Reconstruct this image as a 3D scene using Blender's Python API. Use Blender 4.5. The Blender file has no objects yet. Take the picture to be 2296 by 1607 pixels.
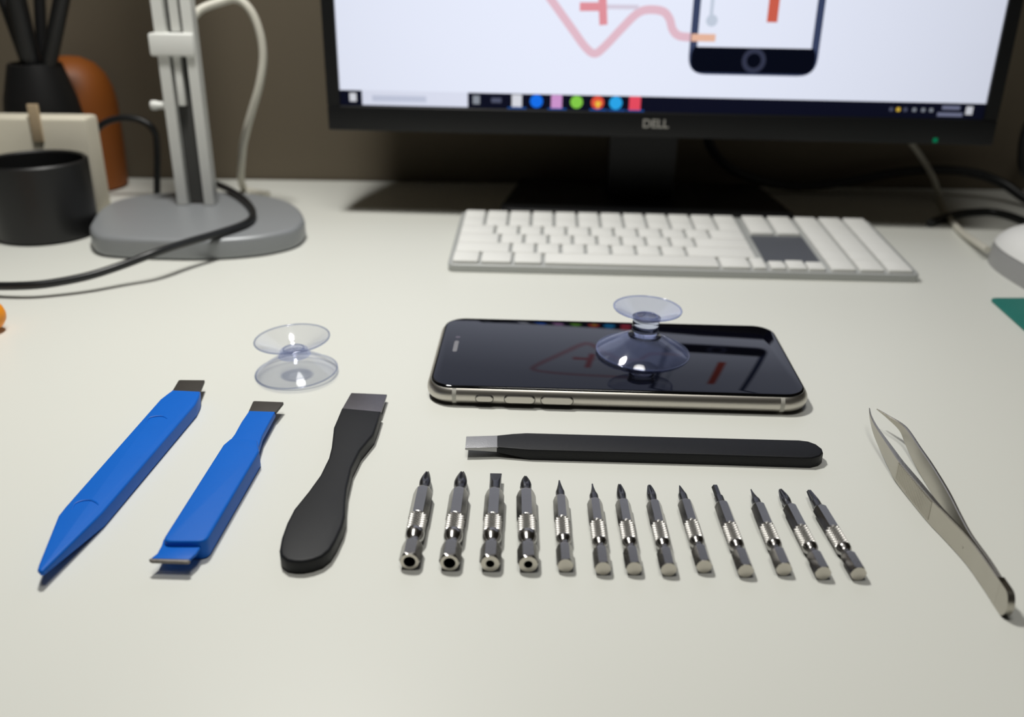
import bpy, math, random
from mathutils import Vector, Matrix, Quaternion
random.seed(4)
C = bpy.context.scene.collection
MM = 0.001
PI = math.pi

# ------------------------------------------------------------------ camera model (mm)
FPX, PITCH, CAMH, ROLL = 2065.0, math.radians(23.53), 149.2, math.radians(0.78)
CP, SP, CR, SR = math.cos(PITCH), math.sin(PITCH), math.cos(ROLL), math.sin(ROLL)

def ray(px, py):
    a, b = px - 1148.0, py - 803.5
    u = CR*a + SR*b
    v = -SR*a + CR*b
    return Vector((u/FPX, CP - v/FPX*SP, -SP - v/FPX*CP))

def T(px, py, z=0.0):
    """where a sight line meets the level z (mm) above the desk"""
    d = ray(px, py)
    t = (z - CAMH)/d.z
    return Vector((d.x*t, d.y*t, z))

def YD(px, py, D):
    """where a sight line meets the upright plane y = D (mm)"""
    d = ray(px, py)
    t = D/d.y
    return Vector((d.x*t, D, CAMH + d.z*t))

# ------------------------------------------------------------------ materials
def lin(c):
    return tuple(((v/255.0)/12.92 if v/255.0 <= 0.04045 else ((v/255.0+0.055)/1.055)**2.4) for v in c)

def mat(name, rgb, rough=0.5, metal=0.0, var=0.06, scale=60.0, bump=0.0, bscale=400.0, spec=0.5, coat=0.0, stretch=None):
    m = bpy.data.materials.new(name)
    m.use_nodes = True
    nt = m.node_tree
    b = nt.nodes['Principled BSDF']
    col = lin(rgb)
    tc = nt.nodes.new('ShaderNodeTexCoord')
    nz = nt.nodes.new('ShaderNodeTexNoise')
    nz.inputs['Scale'].default_value = scale
    nz.inputs['Detail'].default_value = 3
    src = tc.outputs['Object']
    if stretch:
        mp = nt.nodes.new('ShaderNodeMapping')
        mp.inputs['Scale'].default_value = stretch
        nt.links.new(src, mp.inputs['Vector'])
        src = mp.outputs['Vector']
    nt.links.new(src, nz.inputs['Vector'])
    mx = nt.nodes.new('ShaderNodeMix')
    mx.data_type = 'RGBA'
    mx.inputs['A'].default_value = tuple(v*(1-var) for v in col) + (1,)
    mx.inputs['B'].default_value = tuple(min(1, v*(1+var)) for v in col) + (1,)
    nt.links.new(nz.outputs['Fac'], mx.inputs['Factor'])
    nt.links.new(mx.outputs['Result'], b.inputs['Base Color'])
    b.inputs['Roughness'].default_value = rough
    b.inputs['Metallic'].default_value = metal
    b.inputs['Specular IOR Level'].default_value = spec
    b.inputs['Coat Weight'].default_value = coat
    if bump:
        n2 = nt.nodes.new('ShaderNodeTexNoise')
        n2.inputs['Scale'].default_value = bscale
        n2.inputs['Detail'].default_value = 2
        nt.links.new(src, n2.inputs['Vector'])
        bp = nt.nodes.new('ShaderNodeBump')
        bp.inputs['Strength'].default_value = bump
        bp.inputs['Distance'].default_value = 0.0003
        nt.links.new(n2.outputs['Fac'], bp.inputs['Height'])
        nt.links.new(bp.outputs['Normal'], b.inputs['Normal'])
    return m

def emit(name, rgb, strength=1.0):
    m = bpy.data.materials.new(name)
    m.use_nodes = True
    nt = m.node_tree
    nt.nodes.clear()
    o = nt.nodes.new('ShaderNodeOutputMaterial')
    e = nt.nodes.new('ShaderNodeEmission')
    e.inputs['Color'].default_value = lin(rgb) + (1,)
    # an LCD panel dims when seen from the side: viewing angle falloff
    lw = nt.nodes.new('ShaderNodeLayerWeight')
    lw.inputs['Blend'].default_value = 0.5
    mr = nt.nodes.new('ShaderNodeMapRange')
    mr.inputs['From Min'].default_value = 0.0
    mr.inputs['From Max'].default_value = 0.15
    mr.inputs['To Min'].default_value = strength
    mr.inputs['To Max'].default_value = strength*0.56
    nt.links.new(lw.outputs['Facing'], mr.inputs['Value'])
    nt.links.new(mr.outputs['Result'], e.inputs['Strength'])
    nt.links.new(e.outputs['Emission'], o.inputs['Surface'])
    return m

def clear_vinyl(name, tint, haze, edge_haze):
    m = bpy.data.materials.new(name)
    m.use_nodes = True
    nt = m.node_tree
    nt.nodes.clear()
    o = nt.nodes.new('ShaderNodeOutputMaterial')
    tr = nt.nodes.new('ShaderNodeBsdfTransparent')
    tr.inputs['Color'].default_value = tint + (1,)
    df = nt.nodes.new('ShaderNodeBsdfDiffuse')
    df.inputs['Color'].default_value = lin((158, 170, 212)) + (1,)
    gl = nt.nodes.new('ShaderNodeBsdfGlossy')
    gl.inputs['Color'].default_value = (1, 1, 1, 1)
    gl.inputs['Roughness'].default_value = 0.06
    lw = nt.nodes.new('ShaderNodeLayerWeight')
    lw.inputs['Blend'].default_value = 0.5
    p1 = nt.nodes.new('ShaderNodeMath'); p1.operation = 'POWER'; p1.inputs[1].default_value = 3.5
    nt.links.new(lw.outputs['Facing'], p1.inputs[0])
    h = nt.nodes.new('ShaderNodeMath'); h.operation = 'MULTIPLY_ADD'
    h.inputs[1].default_value = edge_haze; h.inputs[2].default_value = haze
    nt.links.new(p1.outputs[0], h.inputs[0])
    m1 = nt.nodes.new('ShaderNodeMixShader')
    nt.links.new(h.outputs[0], m1.inputs[0])
    nt.links.new(tr.outputs[0], m1.inputs[1]); nt.links.new(df.outputs[0], m1.inputs[2])
    p2 = nt.nodes.new('ShaderNodeMath'); p2.operation = 'POWER'; p2.inputs[1].default_value = 4.0
    nt.links.new(lw.outputs['Facing'], p2.inputs[0])
    g = nt.nodes.new('ShaderNodeMath'); g.operation = 'MULTIPLY_ADD'
    g.inputs[1].default_value = 0.45; g.inputs[2].default_value = 0.045
    nt.links.new(p2.outputs[0], g.inputs[0])
    m2 = nt.nodes.new('ShaderNodeMixShader')
    nt.links.new(g.outputs[0], m2.inputs[0])
    nt.links.new(m1.outputs[0], m2.inputs[1]); nt.links.new(gl.outputs[0], m2.inputs[2])
    nt.links.new(m2.outputs[0], o.inputs['Surface'])
    return m

M = {}
M['desk'] = mat('desk laminate', (219, 220, 213), 0.42, var=0.012, scale=9, spec=0.3)
M['wall'] = mat('brown grey wall paint', (98, 89, 74), 0.9, var=0.05, scale=3)
M['floor'] = mat('dark floor', (70, 64, 58), 0.7, var=0.1, scale=4)
M['desk_leg'] = mat('grey leg metal', (120, 120, 118), 0.5, 0.6)
M['blue'] = mat('blue nylon', (0, 98, 198), 0.5, var=0.04, scale=90, bump=0.12, bscale=900, spec=0.22)
M['dark_blade'] = mat('dark painted blade', (56, 52, 48), 0.55, 0.2, var=0.15, scale=500, bump=0.3, bscale=2500)
M['grey_edge'] = mat('worn grey blade', (120, 116, 112), 0.5, 0.5, var=0.25, scale=900, bump=0.5, bscale=2500)
M['black'] = mat('matte black coating', (11, 13, 18), 0.52, var=0.2, scale=900, bump=0.2, bscale=6500, spec=0.36)
M['steel_blade'] = mat('brushed blade steel', (112, 110, 116), 0.38, 0.85, var=0.08, scale=500, bump=0.2, bscale=3000)
M['bright_blade'] = mat('satin blade steel', (170, 170, 172), 0.42, 0.75, var=0.08, scale=700, bump=0.3, bscale=3000)
M['bit'] = mat('plated bit steel', (152, 150, 148), 0.22, 1.0, var=0.05, scale=200, bump=0.06, bscale=1200)
M['knurl'] = mat('knurled steel', (206, 204, 200), 0.36, 0.9, var=0.05, scale=200)
M['end'] = mat('ground end steel', (205, 200, 190), 0.4, 0.9, var=0.05, scale=300)
M['bit_dark'] = mat('oiled tip steel', (98, 99, 104), 0.3, 1.0, var=0.12, scale=400, bump=0.12, bscale=1500)
M['hole'] = mat('dark bore', (12, 11, 11), 0.8)
M['tweezer'] = mat('tweezer steel', (182, 178, 168), 0.27, 1.0, var=0.06, scale=150, bump=0.08, bscale=1500)
M['alu'] = mat('bead blasted aluminium', (198, 194, 186), 0.36, 1.0, var=0.03, scale=400)
M['alu_band'] = mat('antenna band plastic', (190, 188, 180), 0.5)
M['glass'] = mat('black cover glass', (6, 6, 10), 0.03, var=0.0, spec=0.45)
M['glass'].node_tree.nodes['Principled BSDF'].inputs['Specular Tint'].default_value = (0.66, 0.72, 1.0, 1)
M['glass_edge'] = mat('black glass rim', (4, 4, 5), 0.06, var=0.0)
M['slot'] = mat('speaker slot mesh', (120, 120, 126), 0.7)
M['lens'] = mat('camera lens', (84, 78, 92), 0.3)
M['kb_alu'] = mat('keyboard aluminium', (176, 178, 176), 0.45, 0.25, var=0.03)
M['key'] = mat('white key plastic', (226, 226, 222), 0.5, var=0.02)
M['kb_dark'] = mat('keyboard dark recess', (92, 95, 102), 0.5, 0.2)
M['white'] = mat('white plastic', (232, 232, 230), 0.35, var=0.02)
M['mouse_side_shade'] = mat('mouse side painted shade', (150, 150, 150), 0.4, var=0.02)  # white mouse plastic, greyed to carry the shade on its flank
M['mon'] = mat('monitor black plastic', (8, 9, 11), 0.45, var=0.08, spec=0.35)
M['logo'] = mat('silver badge', (170, 168, 162), 0.35, 0.4)
M['lamp_base'] = mat('lamp grey base', (142, 145, 148), 0.4, 0.15, var=0.03)
M['lamp_white'] = mat('lamp white arm', (226, 227, 223), 0.45, var=0.03)
M['lamp_slot'] = mat('lamp dark slot', (62, 62, 60), 0.6)
M['cord_white'] = mat('pale cable rubber', (200, 197, 185), 0.5, var=0.03)
M['cord_black'] = mat('black cable rubber', (24, 26, 28), 0.4, var=0.08)
M['pot'] = mat('black pot plastic', (20, 20, 21), 0.4)
M['cream'] = mat('cream board', (218, 212, 194), 0.6, var=0.04)
M['tab'] = mat('beige tab', (180, 160, 130), 0.6)
M['orange_dull'] = mat('orange plastic', (128, 68, 12), 0.55)
M['orange'] = mat('bright orange rubber', (238, 146, 8), 0.45)
M['teal'] = mat('teal mat', (22, 112, 102), 0.55, var=0.06)
M['shaft'] = mat('screwdriver steel', (150, 150, 150), 0.3, 1.0)
M['vinyl'] = clear_vinyl('clear vinyl', (0.97, 0.975, 0.99), 0.012, 0.25)
M['vinyl_blue'] = clear_vinyl('bluish vinyl', (0.91, 0.925, 0.98), 0.07, 0.35)

# ------------------------------------------------------------------ mesh building (mm in, metres out)
class MB:
    def __init__(s):
        s.v, s.f = [], []
    def add(s, vs, fs):
        o = len(s.v)
        s.v += [Vector(p) for p in vs]
        s.f += [tuple(i+o for i in f) for f in fs]
        return s
    def loft(s, rings, cap0=True, cap1=True, closed=True):
        n = len(rings[0]); vs = []; fs = []
        for r in rings: vs += list(r)
        for i in range(len(rings)-1):
            for j in range(n if closed else n-1):
                k = (j+1) % n
                fs.append((i*n+j, i*n+k, (i+1)*n+k, (i+1)*n+j))
        if cap0: fs.append(tuple(reversed(range(n))))
        if cap1: fs.append(tuple(range((len(rings)-1)*n, len(rings)*n)))
        return s.add(vs, fs)
    def box(s, a, b, bev=0.0):
        out = [(a[0], a[1]), (b[0], a[1]), (b[0], b[1]), (a[0], b[1])]
        return s.prism(out, a[2], b[2], bev)
    def prism(s, outline, zb, zt, bev=0.0, seg=3):
        """upright solid; zb/zt may be numbers or functions of (x, y)"""
        fb = zb if callable(zb) else (lambda x, y: zb)
        ft = zt if callable(zt) else (lambda x, y: zt)
        prof = [(0, 0, 0), (0, 1, 0)]           # inset, which level, dz
        if bev:
            prof = []
            for i in range(seg+1):
                t = PI/2*i/seg
                prof.append((bev*(1-math.sin(t)), 0, bev*(1-math.cos(t))))
            for i in range(seg+1):
                t = PI/2*i/seg
                prof.append((bev*(1-math.cos(t)), 1, -bev*(1-math.sin(t))))
        rings = []
        for ins, lev, dz in prof:
            pts = offset(outline, ins)
            rings.append([(x, y, (fb(ox, oy) if lev == 0 else ft(ox, oy)) + dz) for (x, y), (ox, oy) in zip(pts, outline)])
        return s.loft(rings)
    def lathe(s, prof, n=48, cap0=True, cap1=True, at=(0, 0, 0)):
        rings = [[(at[0]+r*math.cos(2*PI*j/n), at[1]+r*math.sin(2*PI*j/n), at[2]+z) for j in range(n)] for r, z in prof]
        return s.loft(rings, cap0, cap1)
    def torus_lathe(s, prof, n=64):
        """closed profile (r,z) turned about z"""
        m = len(prof); vs = []; fs = []
        for j in range(n):
            a = 2*PI*j/n
            vs += [(r*math.cos(a), r*math.sin(a), z) for r, z in prof]
        for j in range(n):
            k = (j+1) % n
            for i in range(m):
                q = (i+1) % m
                fs.append((j*m+i, k*m+i, k*m+q, j*m+q))
        return s.add(vs, fs)
    def tube(s, path, r, n=14, smooth=6):
        P = catmull([Vector(p) for p in path], smooth) if smooth else [Vector(p) for p in path]
        rings = []
        up = None
        for i, p in enumerate(P):
            t = (P[min(i+1, len(P)-1)] - P[max(i-1, 0)]).normalized()
            if up is None:
                up = Vector((0, 0, 1)) if abs(t.z) < 0.9 else Vector((1, 0, 0))
            up = (up - t*up.dot(t)).normalized()
            sd = t.cross(up)
            rr = r(i/(len(P)-1)) if callable(r) else r
            rings.append([p + (up*math.cos(2*PI*j/n) + sd*math.sin(2*PI*j/n))*rr for j in range(n)])
        return s.loft(rings)
    def build(s, name, m, parent=None, base=(0, 0, 0), sharp=35, flat=False):
        me = bpy.data.meshes.new(name)
        b = Vector(base)
        me.from_pydata([tuple((p-b)*MM) for p in s.v], [], s.f)
        me.materials.append(m)
        import bmesh
        bm = bmesh.new(); bm.from_mesh(me)
        bmesh.ops.recalc_face_normals(bm, faces=bm.faces)
        bm.to_mesh(me); bm.free()
        me.validate()
        if not flat:
            me.polygons.foreach_set('use_smooth', [len(p.vertices) <= 4 for p in me.polygons])
            me.set_sharp_from_angle(angle=math.radians(sharp))
        o = bpy.data.objects.new(name, me)
        C.objects.link(o)
        if parent is not None:
            o.parent = parent
        else:
            o.location = b*MM
        return o

def offset(pts, d):
    if d == 0: return [tuple(p[:2]) for p in pts]
    n = len(pts); out = []
    A = sum(pts[i][0]*pts[(i+1) % n][1]-pts[(i+1) % n][0]*pts[i][1] for i in range(n))
    sg = 1 if A > 0 else -1
    for i in range(n):
        a, b, c = Vector(pts[i-1][:2]), Vector(pts[i][:2]), Vector(pts[(i+1) % n][:2])
        e1, e2 = (b-a), (c-b)
        if e1.length < 1e-6: e1 = e2
        if e2.length < 1e-6: e2 = e1
        e1 = e1.normalized(); e2 = e2.normalized()
        n1 = Vector((-e1.y, e1.x))*sg; n2 = Vector((-e2.y, e2.x))*sg
        h = n1+n2
        if h.length < 1e-6: h = n1.copy()
        h.normalize()
        k = d/max(0.5, h.dot(n1))
        out.append((b.x+h.x*k, b.y+h.y*k))
    return out

def catmull(P, k):
    if len(P) < 3: return P
    out = []
    Q = [P[0]*2-P[1]] + P + [P[-1]*2-P[-2]]
    for i in range(1, len(Q)-2):
        p0, p1, p2, p3 = Q[i-1], Q[i], Q[i+1], Q[i+2]
        for j in range(k):
            t = j/k
            out.append(0.5*((2*p1)+(p2-p0)*t+(2*p0-5*p1+4*p2-p3)*t*t+(3*p1-p0-3*p2+p3)*t**3))
    out.append(P[-1])
    return out

def round_corners(pts, radii, seg=5):
    """fillet a polygon; radii one number or a list"""
    n = len(pts); out = []
    for i in range(n):
        r = radii[i] if isinstance(radii, (list, tuple)) else radii
        a, b, c = Vector(pts[i-1][:2]), Vector(pts[i][:2]), Vector(pts[(i+1) % n][:2])
        if r <= 0:
            out.append((b.x, b.y)); continue
        u, w = (a-b), (c-b)
        ang = u.angle(w)
        if ang > PI-0.02:
            out.append((b.x, b.y)); continue
        d = min(r/math.tan(ang/2), u.length*0.45, w.length*0.45)
        p, q = b+u.normalized()*d, b+w.normalized()*d
        for k in range(seg+1):
            t = k/seg
            x = p*(1-t)**2 + b*2*t*(1-t) + q*t*t
            out.append((x.x, x.y))
    return out

def rrect(L, D, R, n=8):
    p = []
    for cx, cy, a0 in ((L/2-R, D/2-R, 0), (-L/2+R, D/2-R, 90), (-L/2+R, -D/2+R, 180), (L/2-R, -D/2+R, 270)):
        for i in range(n+1):
            a = math.radians(a0+90*i/n)
            p.append((cx+R*math.cos(a), cy+R*math.sin(a)))
    return p

def tag(o, label, cat, group=None):
    o['label'] = label; o['category'] = cat
    if group: o['group'] = group
    return o

def thing(name, label, cat, loc=(0, 0, 0), rot=None, group=None):
    o = bpy.data.objects.new(name, None)
    o.empty_display_size = 0.01
    C.objects.link(o)
    o.location = Vector(loc)*MM
    if rot is not None: o.rotation_euler = rot
    return tag(o, label, cat, group)

def struct(o):
    o['kind'] = 'structure'
    return o

def part_label(o, s):
    o['label'] = s
    return o

def px_poly(pts, z):
    return [tuple(T(x, y, z)[:2]) for x, y in pts]

# ------------------------------------------------------------------ the setting
WALL_Y = 662
struct(MB().box((-1600, WALL_Y, -740), (1600, WALL_Y+60, 1700)).build('wall_back', M['wall']))
struct(MB().box((-1600, -1400, -760), (1600, WALL_Y, -740)).build('floor', M['floor']))

desk = thing('desk', 'wide off-white laminate desk under all the tools', 'desk', (0, 280, -740))
db = (0, 280, -740)
MB().box((-760, -90, -28), (760, 660, 0), 1.2).build('desktop', M['desk'], desk, db)
for x in (-700, 700):
    for y in (-30, 600):
        MB().box((x-25, y-25, -740), (x+25, y+25, -28), 2).build('leg', M['desk_leg'], desk, db)

# ------------------------------------------------------------------ smartphone
PHX, PHY, PHYAW = 39.2, 330.4, math.radians(-1.9)
ph = thing('smartphone', 'silver smartphone with black glass face lying under the suction cup', 'phone', (PHX, PHY, 0.83), (math.radians(1.4), 0, PHYAW))
L, D, R, TH = 139.2, 67.6, 10.0, 7.2
rings = []
for i in range(13):
    a = -PI/2 + PI*i/12
    ins = 3.3*(1-math.cos(a))
    z = TH/2 + TH/2*math.sin(a)
    rings.append([(x, y, z) for x, y in rrect(L-2*ins, D-2*ins, R-ins)])
MB().loft(rings).build('frame', M['alu'], ph, sharp=60)
gl, gd, gr = L-3.0, D-3.0, R-1.5
prof = [(0.9, 6.3), (0.0, 6.5), (0.0, 6.85), (0.12, 7.1), (0.4, 7.3), (0.8, 7.42)]
rings = [[(x, y, z) for x, y in rrect(gl-2*i, gd-2*i, gr-i)] for i, z in prof]
gb = MB().loft(rings, True, False).build('glass_rim', M['glass_edge'], ph, sharp=60)
rings = [[(x, y, z) for x, y in rrect(gl-2*i, gd-2*i, gr-i)] for i, z in ((0.8, 7.2), (0.8, 7.42), (1.0, 7.45))]
scr = MB().loft(rings).build('display_glass', M['glass'], ph, sharp=20)
GT = 7.45
# earpiece slot and front camera at the left end
def on_phone(px, py):
    p = T(px, py, GT) - Vector((PHX, PHY, GT))
    c, s = math.cos(-PHYAW), math.sin(-PHYAW)
    return (p.x*c-p.y*s, p.x*s+p.y*c)
ex, ey = on_phone(1022, 780)
pts = [(x+ex, y+ey) for x, y in rrect(1.7, 10.5, 0.84)]
MB().prism(pts, GT-0.2, GT+0.03).build('earpiece_slot', M['slot'], ph)
cx, cy = on_phone(1027, 761)
MB().lathe([(1.0, GT-0.2), (1.0, GT+0.03)], 20, at=(cx, cy, 0)).build('front_camera', M['lens'], ph)
# buttons on the near long side
def front_x(px, py):
    d = ray(px, py)
    t = (PHY - D/2)/d.y
    return d.x*t - PHX
for nm, x0, x1, h in (('mute_switch', 1073, 1112, 2.4), ('volume_button', 1138, 1206, 2.9), ('volume_button', 1220, 1292, 2.9)):
    a, b = front_x(x0, 897), front_x(x1, 897)
    cxm = (a+b)/2
    out = [(x+cxm, z+3.45) for x, z in rrect(b-a, h, h/2-0.05, 6)]
    def ring(ins, yy):
        return [(x, yy, z) for x, z in offset(out, ins)]
    MB().loft([ring(-0.22, -D/2+1.0), ring(-0.22, -D/2-0.02), ring(-0.05, -D/2-0.02)], False, False).build('button_gap', M['hole'], ph)
    MB().loft([ring(0, -D/2+1.0), ring(0, -D/2-0.25), ring(0.25, -D/2-0.45)]).build(nm, M['alu'], ph)
for px in (1024, 1760):
    x = front_x(px, 900)
    rr_ = []
    for i in range(13):
        a = -PI/2 + PI*i/12
        ins = 3.3*(1-math.cos(a)) - 0.03
        z = TH/2 + TH/2*math.sin(a)
        rr_.append([(x-0.75, -D/2+ins, z), (x+0.75, -D/2+ins, z)])
    o = MB().loft(rr_, False, False, closed=False).build('antenna_band', M['alu_band'], ph)

# ------------------------------------------------------------------ suction cups
def suction_cup(label, loc, rot, R0, hb, rn, ht, R1, H, m, group):
    """R0 lower rim radius, cone up to (rn, hb), neck to ht, upper disc out to R1 at H"""
    t = thing('suction_cup', label, 'suction cup', loc, rot, group)
    th = 0.8
    n = 10
    def cone(ra, za, rb, zb, pw):
        out = []
        for i in range(n+1):
            u = i/n
            out.append((ra+(rb-ra)*u, za+(zb-za)*(u**pw)))
        return out
    lo = cone(R0, 0.45, rn+0.4, hb, 0.88)
    inner = [(r-0.25, z-th*(0.35+0.65*i/n)) for i, (r, z) in enumerate(lo)]
    prof = [(R0-0.35, 0.05), (R0, 0.25)] + lo + [(0.01, hb)] + [(0.01, hb-th*1.3)] + list(reversed(inner))
    MB().torus_lathe(prof).build('lower_disc', m, t, sharp=40)
    up = cone(rn+0.2, ht, R1, H, 0.85)
    inn = [(r-0.3, z+th*(1.0-0.5*i/n)) for i, (r, z) in enumerate(up)]
    prof = [(0.01, ht)] + up + [(R1+0.05, H+0.4)] + list(reversed(inn)) + [(rn*0.8, ht+th*0.6), (0.01, ht+th*0.6)]
    MB().torus_lathe(prof).build('upper_disc', m, t, sharp=40)
    gapz = ht-hb
    np_ = [(rn+1.2, hb-0.4), (rn+0.4, hb+0.3), (rn, hb+gapz*0.18), (rn-0.2, hb+gapz*0.4), (rn-0.05, hb+gapz*0.46), (rn-0.2, hb+gapz*0.52), (rn-0.2, hb+gapz*0.64), (rn, hb+gapz*0.7), (rn-0.1, hb+gapz*0.82), (rn+0.4, ht+0.1)]
    MB().lathe(np_, 48).build('neck', M['vinyl_neck'] if m is M['vinyl_blue'] else M['vinyl_blue'], t, sharp=60)
    # thicker rolled rims
    for nm, rr_, zz, w in (('lower_rim', R0, 0.5, 0.36), ('upper_rim', R1, H+0.3, 0.38), ('centre_ring', rn*0.78, ht+0.75, 0.3)):
        MB().torus_lathe([(rr_+w*math.cos(2*PI*k/8), zz+w*math.sin(2*PI*k/8)) for k in range(8)]).build(nm, M['vinyl_rim'] if m is M['vinyl_blue'] else M['vinyl_rim_grey'], t, sharp=80)
    return t

M['vinyl_neck'] = mat('solid vinyl', (214, 222, 245), 0.05, var=0.0)
M['vinyl_neck'].node_tree.nodes['Principled BSDF'].inputs['Transmission Weight'].default_value = 1.0
M['vinyl_neck'].node_tree.nodes['Principled BSDF'].inputs['IOR'].default_value = 1.42
M['vinyl_rim_grey'] = clear_vinyl('vinyl rim grey', (0.80, 0.82, 0.88), 0.02, 0.2)
M['vinyl_rim'] = clear_vinyl('vinyl rim', (0.86, 0.88, 0.96), 0.06, 0.45)
suction_cup('clear suction cup standing on the bare desk, behind the black scraper', (-83.5, 325.5, 0.65), (math.radians(1.5), math.radians(-2.5), 0), 15.6, 7.6, 5.0, 9.2, 14.1, 13.8, M['vinyl'], 'double suction cups')
suction_cup('bluish clear suction cup stuck upright on the phone screen', (51.0, 331.5, GT+0.92), (math.radians(1.4), math.radians(2.0), 0), 18.0, 7.6, 5.2, 14.6, 12.9, 18.2, M['vinyl_blue'], 'double suction cups')

# ------------------------------------------------------------------ blue spudger with dark blade
b1 = T(270, 1070, 0); b1.z = 0
t1 = thing('pry_tool', 'long blue plastic pry stick with pointed near tip and small dark blade', 'pry tool', b1)
ZT = 5.0
pts = [(83, 1275), (86, 1264), (130, 1155), (145, 1136), (359, 894), (372, 884), (386, 873.6), (449, 876.5), (446, 889), (438, 905), (229.6, 1147), (97, 1278), (89, 1280)]
out = px_poly(pts, ZT)
tip = Vector(out[0])
sh = Vector(out[2])
Ls = (Vector(out[10])-tip).length
farc = Vector(out[6]).lerp(Vector(out[7]), 0.5)
def zb1(x, y):
    d = (Vector((x, y))-tip).length
    zz = 3.4*max(0, 1-d/(Ls*0.95))
    e = (Vector((x, y))-farc).length
    if e < 6: zz = 2.2
    return zz
MB().prism(out, zb1, ZT, 0.7, 4).build('body', M['blue'], t1, b1, sharp=50)
bl = px_poly([(388, 874), (401, 852), (459, 852.4), (449, 877)], 4.2)
mid = [Vector(bl[0]).lerp(Vector(out[5]), 0.6), Vector(bl[3]).lerp(Vector(out[8]), 0.6)]
MB().prism(round_corners([tuple(mid[0]), bl[0], bl[1], bl[2], bl[3], tuple(mid[1])], [0, 0, 0.6, 0.4, 0, 0]), 3.3, 4.3, 0.1).build('blade', M['dark_blade'], t1, b1)
for arc in ([(327, 948), (334, 938), (350, 934), (366, 934), (377, 940)], [(160, 1144), (168, 1130), (186, 1123), (204, 1122), (216, 1127), (222, 1133)]):
    MB().tube([T(x, y, ZT-0.12) for x, y in arc], lambda u: 0.12+0.36*math.sin(PI*u)**0.5, 8).build('thumb_mark', M['blue'], t1, b1)

# ------------------------------------------------------------------ blue scraper with two dark blades
b2 = T(470, 1110, 0)
t2 = thing('pry_tool', 'shorter blue plastic scraper with stepped near end and flared dark blades', 'pry tool', b2)
ZT = 6.0
pts = [(361, 1213), (500, 996), (520, 979), (577, 985), (581, 1010), (461, 1213)]
o2 = round_corners(px_poly(pts, ZT), [2.6, 1.8, 1.8, 1.2, 1.8, 2.6])
MB().prism(o2, 0, ZT, 0.75, 4).build('body', M['blue'], t2, b2, sharp=50)
nk = px_poly([(478, 1042), (508, 996), (526, 972), (541, 945), (558, 920), (617, 922), (606, 942), (588, 975), (580, 1002), (556, 1042)], 4.4)
MB().prism(nk, 2.0, 4.4, 0.5, 3).build('neck', M['blue'], t2, b2, sharp=50)
rb = px_poly([(556, 926), (568, 899), (636, 901.6), (618, 924)], 4.2)
MB().prism(round_corners(rb, [0, 0.7, 0.3, 0]), 3.3, 4.3, 0.1).build('rear_blade', M['dark_blade'], t2, b2)
ld = px_poly([(366, 1208), (362, 1222), (352, 1240), (338, 1251), (424, 1254), (440, 1240), (452, 1222), (456, 1208)], 4.3)
MB().prism(ld, 3.4, 4.3, 0.3, 2).build('ledge', M['blue'], t2, b2, sharp=50)
fb = px_poly([(338, 1251.5), (334, 1253.5), (339, 1256.5), (421, 1259), (426, 1256), (424, 1253.8)], 4.4)
MB().prism(fb, 3.5, 4.4, 0.12).build('front_blade', M['grey_edge'], t2, b2)

# ------------------------------------------------------------------ black scraper
b3 = T(740, 1090, 0)
t3 = thing('scraper', 'matte black waisted scraper with rounded handle and square steel blade', 'scraper', b3)
ZT = 4.3
left = [(766, 913), (757, 935), (748, 956), (746, 975), (743, 1000), (737, 1024), (718, 1062.6), (690, 1101), (659, 1139), (643, 1170), (631, 1203), (626, 1230), (629, 1244), (642, 1254)]
bot = [(660, 1257), (678, 1257), (700, 1253), (722, 1245), (740, 1231)]
right = [(753, 1210), (768, 1178), (774, 1155), (775, 1123), (778, 1093), (789, 1046), (808, 1008), (838, 972), (846, 950), (855, 921)]
o3 = px_poly(left+bot+right, ZT)
MB().prism(o3, 0, ZT, 0.9, 4).build('handle', M['black'], t3, b3, sharp=60)
bl = px_poly([(766, 918), (787.5, 880.5), (867.7, 884), (854, 925)], 2.9)
MB().prism(round_corners(bl, [0, 0.5, 0.3, 0]), 2.2, 2.9, 0.08).build('blade', M['steel_blade'], t3, b3)

# ------------------------------------------------------------------ black flat tweezer-like blade
b4 = T(1450, 1025, 0)
t4 = thing('flat_scraper', 'long matte black flat bar with silver square tip in front of the phone', 'scraper', b4)
ZT = 3.9
pts = [(1113.6, 975.3), (1150, 971.5), (1181, 969.8), (1300, 973), (1500, 978.5), (1791.5, 986), (1812, 988.5), (1830, 995), (1843, 1005), (1846, 1014), (1838, 1021), (1820, 1025.5), (1800, 1025), (1600, 1018.5), (1394.5, 1013), (1188.5, 1007.4), (1113.6, 1001.5)]
o4 = px_poly(pts, ZT)
x0 = o4[0][0]
def zb4(x, y):
    return max(0.0, 1.6*(1-(x-x0)/11.0))
MB().prism(o4, zb4, ZT, 0.45, 3).build('handle', M['black'], t4, b4, sharp=50)
bl = px_poly([(1045.5, 978), (1120, 975.8), (1120, 1002), (1043, 1003.7)], 3.8)
xa = bl[0][0]
MB().prism(bl, lambda x, y: 3.0 if x < xa+3 else 1.9, 3.8, 0.1).build('blade', M['bright_blade'], t4, b4)

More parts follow.
